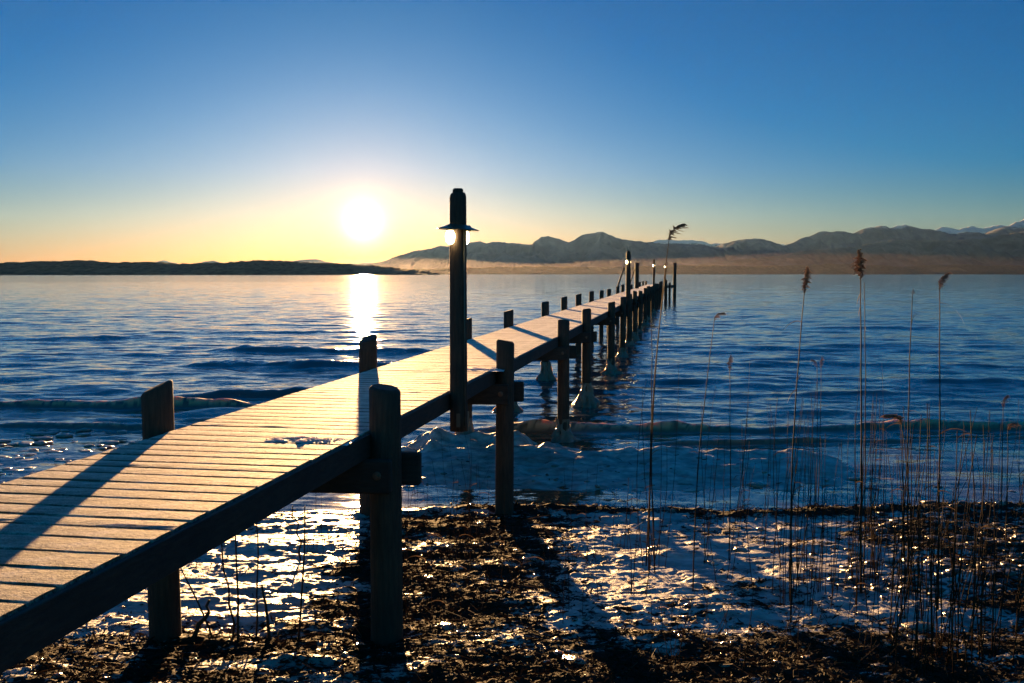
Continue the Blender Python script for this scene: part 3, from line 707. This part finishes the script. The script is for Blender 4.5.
# ------------------------------------------------------------------ ice frozen round the posts
def ice_mound(c, r0, r1, h, seed, name, label, group=None, spread=1.0):
    n = 40; nz = 16; V = []; rr = random.Random(seed); ph = rr.uniform(0, 9)
    for i in range(nz):
        q = i/(nz-1)
        for k in range(n):
            a = 2*PI*k/n
            prof = r0 + (r1 - r0)*((1-q)**2.6) if spread > 0.9 else r0 + (r1-r0)*(math.exp(-((q-0.22)/0.26)**2)*0.85 + 0.22*(1-q))
            rad = prof*(1 + 0.30*float(vnoise(a*1.6+ph, q*4+ph, seed)) + 0.20*float(vnoise(a*4.3+ph, q*4, seed+3)) + 0.16*float(vnoise(a*9+ph, q*3, seed+5)) + 0.10*float(vnoise(a*17, q*9, seed+7)))
            V.append((c[0]+rad*math.cos(a), c[1]+rad*math.sin(a), c[2] - 0.12 + (h+0.12)*q))
    Fq = []
    for i in range(nz-1):
        for k in range(n): k2 = (k+1) % n; Fq.append((i*n+k, i*n+k2, (i+1)*n+k2, (i+1)*n+k))
    me = mesh_np(name, V, Fq, True); o = link(name, me, M_ICE)
    tag(o, label, 'ice', group); return o
pr = lambda t_: PP(t_, D_R - 0.125, 0); pl = lambda t_: PP(t_, D_L + 0.125, 0)
ice_mound(pr(19.3), 0.11, 0.40, 0.42, 1, 'ice_collar', 'spreading skirt of frozen spray round the foot of the third post on the right')
ice_mound(pr(24.2), 0.12, 0.30, 0.60, 2, 'ice_collar', 'bell-shaped ice collar round the fourth post on the right side, warm light on its rim', None, 0.5)
ice_mound(pr(32.6), 0.12, 0.40, 0.50, 3, 'ice_collar', 'wide bell of ice on the fifth post of the right row', None, 1.0)
ice_mound(pl(18.48), 0.11, 0.42, 0.65, 4, 'ice_collar', 'steep cone of ice low behind the foot of the nearest lamp post')
ice_mound(pl(29.82), 0.13, 0.40, 0.60, 5, 'ice_collar', 'rounded ice collar seen through the gap beneath the deck on a left post')
ice_mound(pl(23.26), 0.13, 0.38, 0.50, 6, 'ice_collar', 'low lump of ice under the deck right of the second cross-beam')
for i, t_ in enumerate(T_R[5:13]):
    ice_mound(pr(t_), 0.125, 0.27 + 0.05*math.sin(i*2), 0.38, 20+i, 'ice_collar', 'small ice collar at the waterline of the %s post of the right-hand row' % ('sixth seventh eighth ninth tenth eleventh twelfth thirteenth'.split()[i]), 'small ice collars on the far right-hand posts', 0.5)

# ------------------------------------------------------------------ loose litter, ice crumbs and stubble on the beach
rg = np.random.default_rng(21)
def scatter(n, power=1.0, ymin=5.6, ymax=17):
    y = ymin*(ymax/ymin)**(rg.random(n)**power); x = (rg.random(n)*1.5 - 0.75)*y
    return x, y
def chips(n, lenr, widr, keep, mat, name, label, cat, lift=0.01, tiltmax=0.7, thick=0.0):
    x, y = scatter(n, 1.25); k = keep(x, y); x, y = x[k], y[k]; n = len(x); z = ground_h(x, y)
    L = rg.uniform(*lenr, n)*(0.6 + y/12); Wd = rg.uniform(*widr, n)*(0.6 + y/12); a = rg.uniform(0, 2*PI, n); ti = rg.uniform(-tiltmax, tiltmax, n)*rg.random(n); ro = rg.uniform(-1.2, 1.2, n)
    dx, dy_ = np.cos(a)*np.cos(ti), np.sin(a)*np.cos(ti); dz = np.sin(ti)
    D = np.stack([dx, dy_, dz], -1); S_ = np.stack([-np.sin(a)*np.cos(ro), np.cos(a)*np.cos(ro), np.sin(ro)], -1)
    C0 = np.stack([x, y, z + lift + np.abs(dz)*L*0.5], -1); U_ = np.cross(D, S_)
    V = []
    bend = rg.uniform(-0.25, 0.25, n)[:, None]*L[:, None]*U_
    q = [C0 - D*L[:, None]/2 - S_*Wd[:, None]/4, C0 - D*L[:, None]/2 + S_*Wd[:, None]/4, C0 + S_*Wd[:, None]/2 + bend, C0 - S_*Wd[:, None]/2 + bend, C0 + D*L[:, None]/2 + S_*Wd[:, None]/5, C0 + D*L[:, None]/2 - S_*Wd[:, None]/5]
    V = np.stack(q, 1).reshape(-1, 3); i = np.arange(n)[:, None]*6
    Fq = np.concatenate([i + np.array([[0, 1, 2, 3]]), i + np.array([[3, 2, 4, 5]])])
    tag(link(name, mesh_np(name, V, Fq, False), mat), label, cat, kind='stuff')
chips(90000, (0.02, 0.07), (0.004, 0.016), lambda x, y: (rg.random(len(x)) < litter_mask(x, y)**1.3*0.95 + 0.015) & (ground_h(x, y) > 0.0), M_LITTER, 'plant_litter', 'dark dead leaves and broken reed bits lying over the icy beach', 'litter')
chips(1500, (0.10, 0.34), (0.003, 0.007), lambda x, y: (rg.random(len(x)) < litter_mask(x, y)*0.8 + 0.01) & (ground_h(x, y) > 0.0), M_STRAW, 'broken_reed_straw', 'long broken reed straws lying flat in the litter', 'straw', 0.02, 0.25)
def lumps(n, rad, keep, mat, name, label, cat, ymin=5.6, ymax=17, flat=0.6, zoff=0.0, water=False):
    x, y = scatter(n, 1.1, ymin, ymax); k = keep(x, y); x, y = x[k], y[k]; n = len(x); z = ground_h(x, y) if not water else np.zeros(n)
    import itertools
    ph = (1+5**.5)/2; base = np.array([(-1, ph, 0), (1, ph, 0), (-1, -ph, 0), (1, -ph, 0), (0, -1, ph), (0, 1, ph), (0, -1, -ph), (0, 1, -ph), (ph, 0, -1), (ph, 0, 1), (-ph, 0, -1), (-ph, 0, 1)])/1.9
    tri = np.array([(0,11,5),(0,5,1),(0,1,7),(0,7,10),(0,10,11),(1,5,9),(5,11,4),(11,10,2),(10,7,6),(7,1,8),(3,9,4),(3,4,2),(3,2,6),(3,6,8),(3,8,9),(4,9,5),(2,4,11),(6,2,10),(8,6,7),(9,8,1)])
    r = rg.uniform(*rad, n)*(0.5 + y/14)
    sc3 = np.stack([r*rg.uniform(.8, 1.7, n), r*rg.uniform(.7, 1.2, n), r*rg.uniform(.35, .8, n)*flat], -1); a = rg.uniform(0, 6.28, n)
    P = base[None]*rg.uniform(.75, 1.2, (n, 12, 1))*sc3[:, None]
    X = P[..., 0]*np.cos(a)[:, None] - P[..., 1]*np.sin(a)[:, None] + x[:, None]; Y = P[..., 0]*np.sin(a)[:, None] + P[..., 1]*np.cos(a)[:, None] + y[:, None]; Z = P[..., 2] + (z + zoff)[:, None]
    V = np.stack([X, Y, Z], -1).reshape(-1, 3); Fq = (tri[None] + (np.arange(n)*12)[:, None, None]).reshape(-1, 3)
    tag(link(name, mesh_np(name, V, Fq, True), mat), label, cat, kind='stuff')
m, t, p, o = new_mat('shore_stone'); M_STONE = m
n1 = noise(t, 9, 4); r = ramp(t, n1.outputs[0], [(0.35, (0.018, 0.015, 0.013)), (0.7, (0.09, 0.075, 0.06))]); t.links.new(r.outputs[0], p.inputs['Base Color']); p.inputs['Roughness'].default_value = 0.4
lumps(7000, (0.02, 0.07), lambda x, y: (x > 0.42*y - 0.9 + 0.5*fbm(x, y, 2, 201)) & (rg.random(len(x)) < 0.55 + 0.9*fbm(x*1.2, y*1.8, 3, 211)) & (y > 9) , M_STONE, 'shore_stones', 'dark wet stones and clods scattered along the reed bed', 'stones', 9, 15.2)
lumps(110, (0.05, 0.12), lambda x, y: (ground_h(x, y) > 0.0) & (rg.random(len(x)) < 0.4 + 0.9*fbm(x*0.8, y*1.1, 3, 241)), M_ICE, 'ice_chunks', 'bigger broken chunks of dirty ice on the beach', 'ice', flat=0.45)
lumps(3000, (0.008, 0.040), lambda x, y: (ground_h(x, y) > 0.0) & (rg.random(len(x)) < 0.35 + 0.6*fbm(x*1.1, y*1.6, 3, 221)), M_ICE, 'ice_crumbs', 'small crumbs of broken ice on the beach', 'ice')
lumps(5000, (0.015, 0.085), lambda x, y: (x < -0.27*y + 0.3) & (rg.random(len(x)) < 0.45 + fbm(x*0.5, y*0.9, 3, 231)), M_SLUSH, 'floating_slush', 'flat lumps of slush ice washing in the shallows left of the pier', 'ice', 14.2, 22, 0.35, 0.0, True)

# ------------------------------------------------------------------ reeds and twigs
def stem_pts(base, top, sway, n=9, rr=None):
    b = Vector(base); tp = Vector(top); H_ = (tp-b).length; pts = []
    for i in range(n):
        q = i/(n-1); p_ = b.lerp(tp, q); p_.x += sway*H_*0.06*math.sin(q*PI) + (rr.uniform(-1, 1)*0.004 if rr and 0 < i < n-1 else 0); p_.y += sway*H_*0.03*math.sin(q*PI*1.3)
        pts.append(p_)
    return pts
def plume_mb(tip, d, size, droop, rr, dens=46):
    """feathery seed head: many short drooping sprays round an arching tip"""
    mb_ = MB(); tip = Vector(tip); d = Vector(d).normalized(); sp = []; v = d.copy(); p_ = tip - d*size*0.25
    for i in range(9):
        sp.append(p_.copy()); p_ = p_ + v*size/8
        v = (v + Vector((droop*0.24, 0, -abs(droop)*0.20))).normalized()
    mb_.ring_tube(sp, [size*0.02*(1-0.08*i) for i in range(9)], 4)
    for i in range(int(dens*2.2)):
        q = rr.random()**0.8; k = min(int(q*8), 7); s0 = sp[k].lerp(sp[k+1], q*8-k); az = rr.uniform(0, 2*PI)
        fat = math.sin(PI*min(1, 0.12+q*0.95))
        out = Vector((math.cos(az), math.sin(az), rr.uniform(-.2, .2)))
        L = size*rr.uniform(0.16, 0.38)*(0.35 + 0.65*fat); ax_ = (sp[k+1]-sp[k]).normalized()
        L *= rr.choice((0.7, 1.0, 1.5)); p1 = s0 + (ax_*0.55 + out*0.62)*L*0.5; p2 = p1 + (ax_*0.35 + out*0.35 + Vector((droop*0.7, 0, -0.55)))*L*0.7
        w = size*0.013*rr.uniform(.6, 1.6)
        mb_.ring_tube([s0, p1, p2], [w*0.5, w*1.4, w*0.5], 4)
    return mb_
def leaf_mb(p0, dirx, L, rr, up=0.5):
    mb_ = MB(); V = []; w = 0.007
    pts = []; p_ = Vector(p0); v = Vector((dirx, rr.uniform(-.3, .3), up)).normalized()
    for i in range(7): pts.append(p_.copy()); p_ += v*L/6; v = (v + Vector((0, 0, -0.30))).normalized()
    for i, q in enumerate(pts):
        ww = w*(1 - (i/6)**1.5) + 0.0008; mb_.v += [(q.x, q.y-ww, q.z), (q.x, q.y+ww, q.z+ww*0.6)]
    for i in range(6): mb_.f.append((2*i, 2*i+1, 2*i+3, 2*i+2))
    return mb_
def reed(base_px, base_py, top_px, top_py, label, size=0.0, droop=0.2, sway=0.0, leaves=(), rad=0.0042, seed=0, dens=46, dy=0.0):
    rad = rad*1.75
    """a tall reed with a seed head; base and top are measured, its distance follows from where it stands on the beach"""
    z = 0.15
    for _ in range(6):
        b = at_z(base_px, base_py, z); z = float(ground_h(b[0], b[1]))
    tp = at_y(top_px, top_py, b[1] + dy); rr = random.Random(seed)
    root = empty('reed', b); tag(root, label, 'reed')
    sh = Vector(b); pts = [q - sh for q in stem_pts(b, tp, sway, 11, rr)]; pts[0].z -= 0.05
    MB().ring_tube(pts, [rad*(1 - 0.55*i/10) for i in range(11)], 5).build('stem', M_STEM, root, smooth=True)
    if size: plume_mb(pts[-1] + (pts[-1]-pts[-2]).normalized()*0.01, (pts[-1]-pts[-2]), size, droop, rr, dens).build('seed_head', M_PLUME, root)
    for (q, dx, L, up) in leaves:
        i = min(int(q*10), 9); p0 = pts[i].lerp(pts[i+1], q*10-i); leaf_mb(p0, dx, L, rr, up).build('leaf', M_LEAF, root, fix=False)
    return root
reed(649, 571, 670, 236, 'tallest reed, its seed head drooping to the right above the horizon', 0.24, 0.55, -0.35, ((.35, .6, .25, .8),), 0.005, 1, 60)
reed(655, 573, 668, 262, 'bare reed leaning beside the tallest drooping reed', 0.0, 0, -0.5, (), 0.0042, 2)
reed(646, 566, 651, 300, 'straight bare reed just left of the tallest drooping reed', 0.0, 0, 0.2, (), 0.0042, 3)
reed(693, 590, 715, 318, 'leaning reed with a small wispy head turned right, next right of the drooping one', 0.13, 0.8, -0.3, ((.62, .5, .12, -.2), (.5, -.4, .12, .6)), 0.004, 4, 26)
reed(729, 560, 729.5, 368, 'shorter reed with a pale tuft rising straight behind the ice shelf', 0.17, 0.12, 0.1, (), 0.004, 5, 40)
reed(791, 622, 805.5, 288, 'tall reed with a pale pinkish upright head and two bent leaves', 0.21, 0.05, -0.3, ((.9, -.9, .18, .2), (.70, -.5, .14, -.4), (.72, .2, .1, .9)), 0.0048, 6, 70)
reed(861, 592, 860.5, 274, 'tall dark reed with the thickest brown head, highest on the right', 0.27, -0.05, 0.05, ((.94, -.3, .12, -.6), (.9, -.2, .1, -.5)), 0.006, 7, 90)
reed(864, 585, 864, 282, 'thin bare reed standing against the tall dark-headed reed', 0.0, 0, 0.1, ((.86, .1, .06, -.4),), 0.004, 8)
reed(909, 596, 913, 296, 'reed with a tiny round head and a dark rolled leaf below it', 0.08, 0.1, -0.2, ((.90, .03, .14, 1.0), (.62, .5, .13, .2)), 0.0045, 9, 24)
reed(938, 612, 939.5, 286, 'reed with a brown tuft bent right and a long thin leaf at its side', 0.17, 0.5, 0.05, ((.95, 1.0, .30, -.2), (.55, .9, .30, .7)), 0.005, 10, 60)
reed(816, 500, 817, 366, 'low pair-headed reed with the left one of two pale tufts', 0.15, -0.5, 0.1, (), 0.004, 11, 30)
reed(818, 505, 821, 366, 'low reed with the right one of two pale tufts', 0.16, 0.1, 0.1, (), 0.004, 12, 34)
reed(1001, 520, 1003, 405, 'reed near the right edge with a curled brown head', 0.17, 0.35, 0.05, (), 0.0045, 13, 50)
reed(1006, 540, 1008, 428, 'short reed at the right edge with a ragged sideways tuft', 0.15, 0.9, 0.05, (), 0.0045, 14, 44)
reed(903, 560, 901, 420, 'reed with a broad fan-like head hanging to the left', 0.24, -1.0, 0.2, ((.97, -1, .3, .2),), 0.0045, 15, 60)

def stand(px, py):
    z = 0.1
    for _ in range(5):
        b = at_z(px, py, z); z = float(ground_h(b[0], b[1]))
    return Vector((b[0], b[1], max(z, -0.02)))
def stem_mesh(b, top_px, top_py, rad, rr, org, name, mat, parent, sway=None, kink=False):
    tp = at_y(top_px, top_py, b.y + rr.uniform(-.2, .2))
    pts = [q - org for q in stem_pts(b, tp, rr.uniform(-.8, .8) if sway is None else sway, 7, rr)]; pts[0].z -= 0.04
    if kink:
        for i in range(1, 7): pts[i].x += rr.uniform(-.03, .03)
    return MB().ring_tube(pts, [rad*(1 - 0.5*i/6) for i in range(7)], 4).build(name, mat, parent, smooth=True), pts
rr = random.Random(77)
ORD = ['leftmost', 'second from the left', 'third from the left', 'fourth from the left', 'fifth from the left', 'sixth from the left', 'seventh from the left', 'eighth from the left', 'ninth from the left']
def tufts(k, n, xr, yr, tr, kind, where, rad=(0.003, 0.0042), lean=10, spread=0.09):
    """k tufts of about n bare stems each; a tuft is one plant, its stems are its parts"""
    for q in range(k):
        cx = xr[0] + (xr[1]-xr[0])*(q+0.5)/k + rr.uniform(-3, 3); cy = rr.uniform(*yr); org = stand(cx, cy)
        root = empty('reed_tuft', org)
        which = (ORD[q] + ' of the ') if k > 1 else ''
        tag(root, (which + kind + ('s ' if k > 1 else ' ') + where), 'reed tuft')
        for i in range(n + rr.randint(-1, 1)):
            b = Vector((org.x + rr.gauss(0, spread), org.y + rr.gauss(0, spread*1.6), 0)); b.z = max(float(ground_h(b.x, b.y)), -0.02)
            bpx = 512 + F*b.x/b.y
            o, pts = stem_mesh(b, bpx + rr.gauss(0, lean), min(rr.uniform(*tr), cy-14), rr.uniform(*rad)*1.1, rr, org, 'stem', M_STEM, root)
            if rr.random() < 0.38 and tr[0] < 480: leaf_mb(pts[rr.randint(2, 5)], rr.choice((-1, 1)), rr.uniform(.10, .22), rr, rr.uniform(-.2, .9)).build('leaf', M_LEAF, root, fix=False)
tufts(1, 7, (640, 662), (560, 585), (330, 470), 'tuft of bare stems', 'at the foot of the tallest drooping reed', spread=0.05)
tufts(2, 5, (690, 745), (545, 600), (350, 470), 'sparse tuft', 'right of the tallest drooping reed')
tufts(2, 7, (728, 768), (510, 560), (400, 480), 'fine-stemmed tuft', 'behind the pale tufted reed', (0.0025, 0.0038), 6, 0.14)
tufts(2, 5, (614, 640), (520, 600), (470, 540), 'short stubble tuft', 'left of the tallest drooping reed', (0.0025, 0.0038), 5)
tufts(3, 8, (782, 815), (520, 625), (380, 500), 'bare tuft', 'round the pink-headed reed', (0.003, 0.0042), 5)
tufts(3, 6, (818, 858), (540, 620), (440, 530), 'short tuft', 'left of the dark-headed reed', (0.0025, 0.0038), 6)
tufts(2, 8, (858, 880), (520, 600), (360, 470), 'bare tuft', 'crowded against the tall dark-headed reed', (0.003, 0.004), 6, 0.06)
tufts(8, 10, (880, 962), (550, 668), (400, 570), 'dense brown tuft', 'around the bent-tufted reed', (0.0025, 0.0048), 15, 0.17)
tufts(5, 10, (962, 1004), (540, 660), (420, 590), 'thick brown tuft', 'standing near the right edge', (0.0025, 0.005), 13, 0.15)
tufts(6, 9, (640, 880), (610, 672), (575, 655), 'low tuft of short dry grass', 'along the lower edge', (0.0018, 0.003), 12, 0.12)
tufts(2, 8, (1005, 1040), (500, 640), (380, 560), 'brown tuft', 'at the right edge', (0.003, 0.005), 8)
tufts(3, 8, (300, 362), (530, 640), (480, 570), 'stubble tuft', 'left of the thick first post', (0.0018, 0.003), 5, 0.15)
tufts(5, 10, (408, 495), (540, 640), (455, 560), 'stubble tuft', 'between the two nearest right-hand posts', (0.0018, 0.003), 6, 0.2)
tufts(3, 5, (515, 605), (530, 620), (450, 560), 'stubble tuft', 'right of the second right-hand post', (0.002, 0.003), 6, 0.18)
tufts(1, 6, (448, 462), (505, 520), (400, 470), 'tuft of thin stems', 'below the nearest lamp post', (0.002, 0.003), 8, 0.15)
for (bx, by, tx, ty, lb, r_, k_) in (
    (232, 640, 222, 535, 'dark bent twig left of the pair that rise behind the deck edge', 0.006, True),
    (238, 642, 234, 520, 'straight dark twig rising under the deck edge', 0.006, False),
    (256, 636, 259, 516, 'slim dark twig with a kink between the deck edge and the crooked one', 0.005, True),
    (298, 640, 305, 506, 'long thin stem crossing the crooked twig left of the first post', 0.005, False),
    (301, 560, 293, 506, 'crooked twig with a fork leaning against the long thin stem', 0.006, True),
    (269, 640, 262, 585, 'short stiff twig stump in front of the sunlit ice', 0.009, False),
    (214, 640, 180, 566, 'twig leaning left against the far post of the first pair', 0.006, False),
    (192, 640, 212, 600, 'stubby dark twig crossing the leaning one', 0.011, True)):
    org = stand(bx, by); o, _p = stem_mesh(org, tx, ty, r_*2.0, random.Random(int(bx)), org, 'twig', M_TWIG, None, 0.2, k_); o.location = org; tag(o, lb, 'twig')
# fallen reed canes arching over the litter on the right
for i, (pts_, lb) in enumerate(((((905, 562), (930, 545), (965, 548), (1010, 552)), 'pale fallen cane lying across the reed bed on the right'),
                 (((930, 545), (960, 556), (1000, 560), (1030, 548)), 'lower fallen cane curving towards the right edge'),
                 (((985, 600), (1003, 575), (1014, 560), (1020, 548)), 'thin broken cane leaning up at the right edge'))):
    P3 = []
    for j, (a, b) in enumerate(pts_):
        g = at_z(a, b, 0.15 + 0.10*(j in (1, 2))); P3.append(Vector(g))
    o = MB().ring_tube(P3, 0.006, 5).build('fallen_cane', M_LEAF, None, smooth=True); tag(o, lb, 'reed cane')

# crusts of refrozen snow left on the planks
def crust(px, py, w_, l_, seed, label):
    c = Vector(at_z(px, py, DECK)); r_ = np.random.default_rng(seed); n = 90; xs_ = np.linspace(-1, 1, n); X, Y = np.meshgrid(xs_, xs_); 
    hgt = np.clip((0.5 + 1.5*fbm(X*6+seed, Y*5, 4, seed, 0.65))*np.clip(1 - (X**2 + Y**2), 0, 1)**0.5 - 0.30, -0.15, 1)*0.020
    Xw_ = X*w_/2; Yw_ = Y*l_/2; Pw = np.stack([c.x + Xw_*math.cos(-ALPHA+.1) - Yw_*math.sin(-ALPHA+.1), c.y + Xw_*math.sin(-ALPHA+.1) + Yw_*math.cos(-ALPHA+.1), DECK + hgt - 0.003], -1).reshape(-1, 3)
    o = link('snow_crust', mesh_np('snow_crust', Pw, grid_faces(n, n)), M_SNOW); tag(o, label, 'snow')
M_SNOW = ice_mat('refrozen_snow', (0.66, 0.67, 0.70), 0.5, 20, 0.02)
crust(303, 440, 0.75, 0.36, 5, 'patch of refrozen snow crust on the planks beside the thick first post')
crust(478, 369, 0.7, 0.5, 13, 'thin snow crust on the planks between the nearest lamp post and second post')
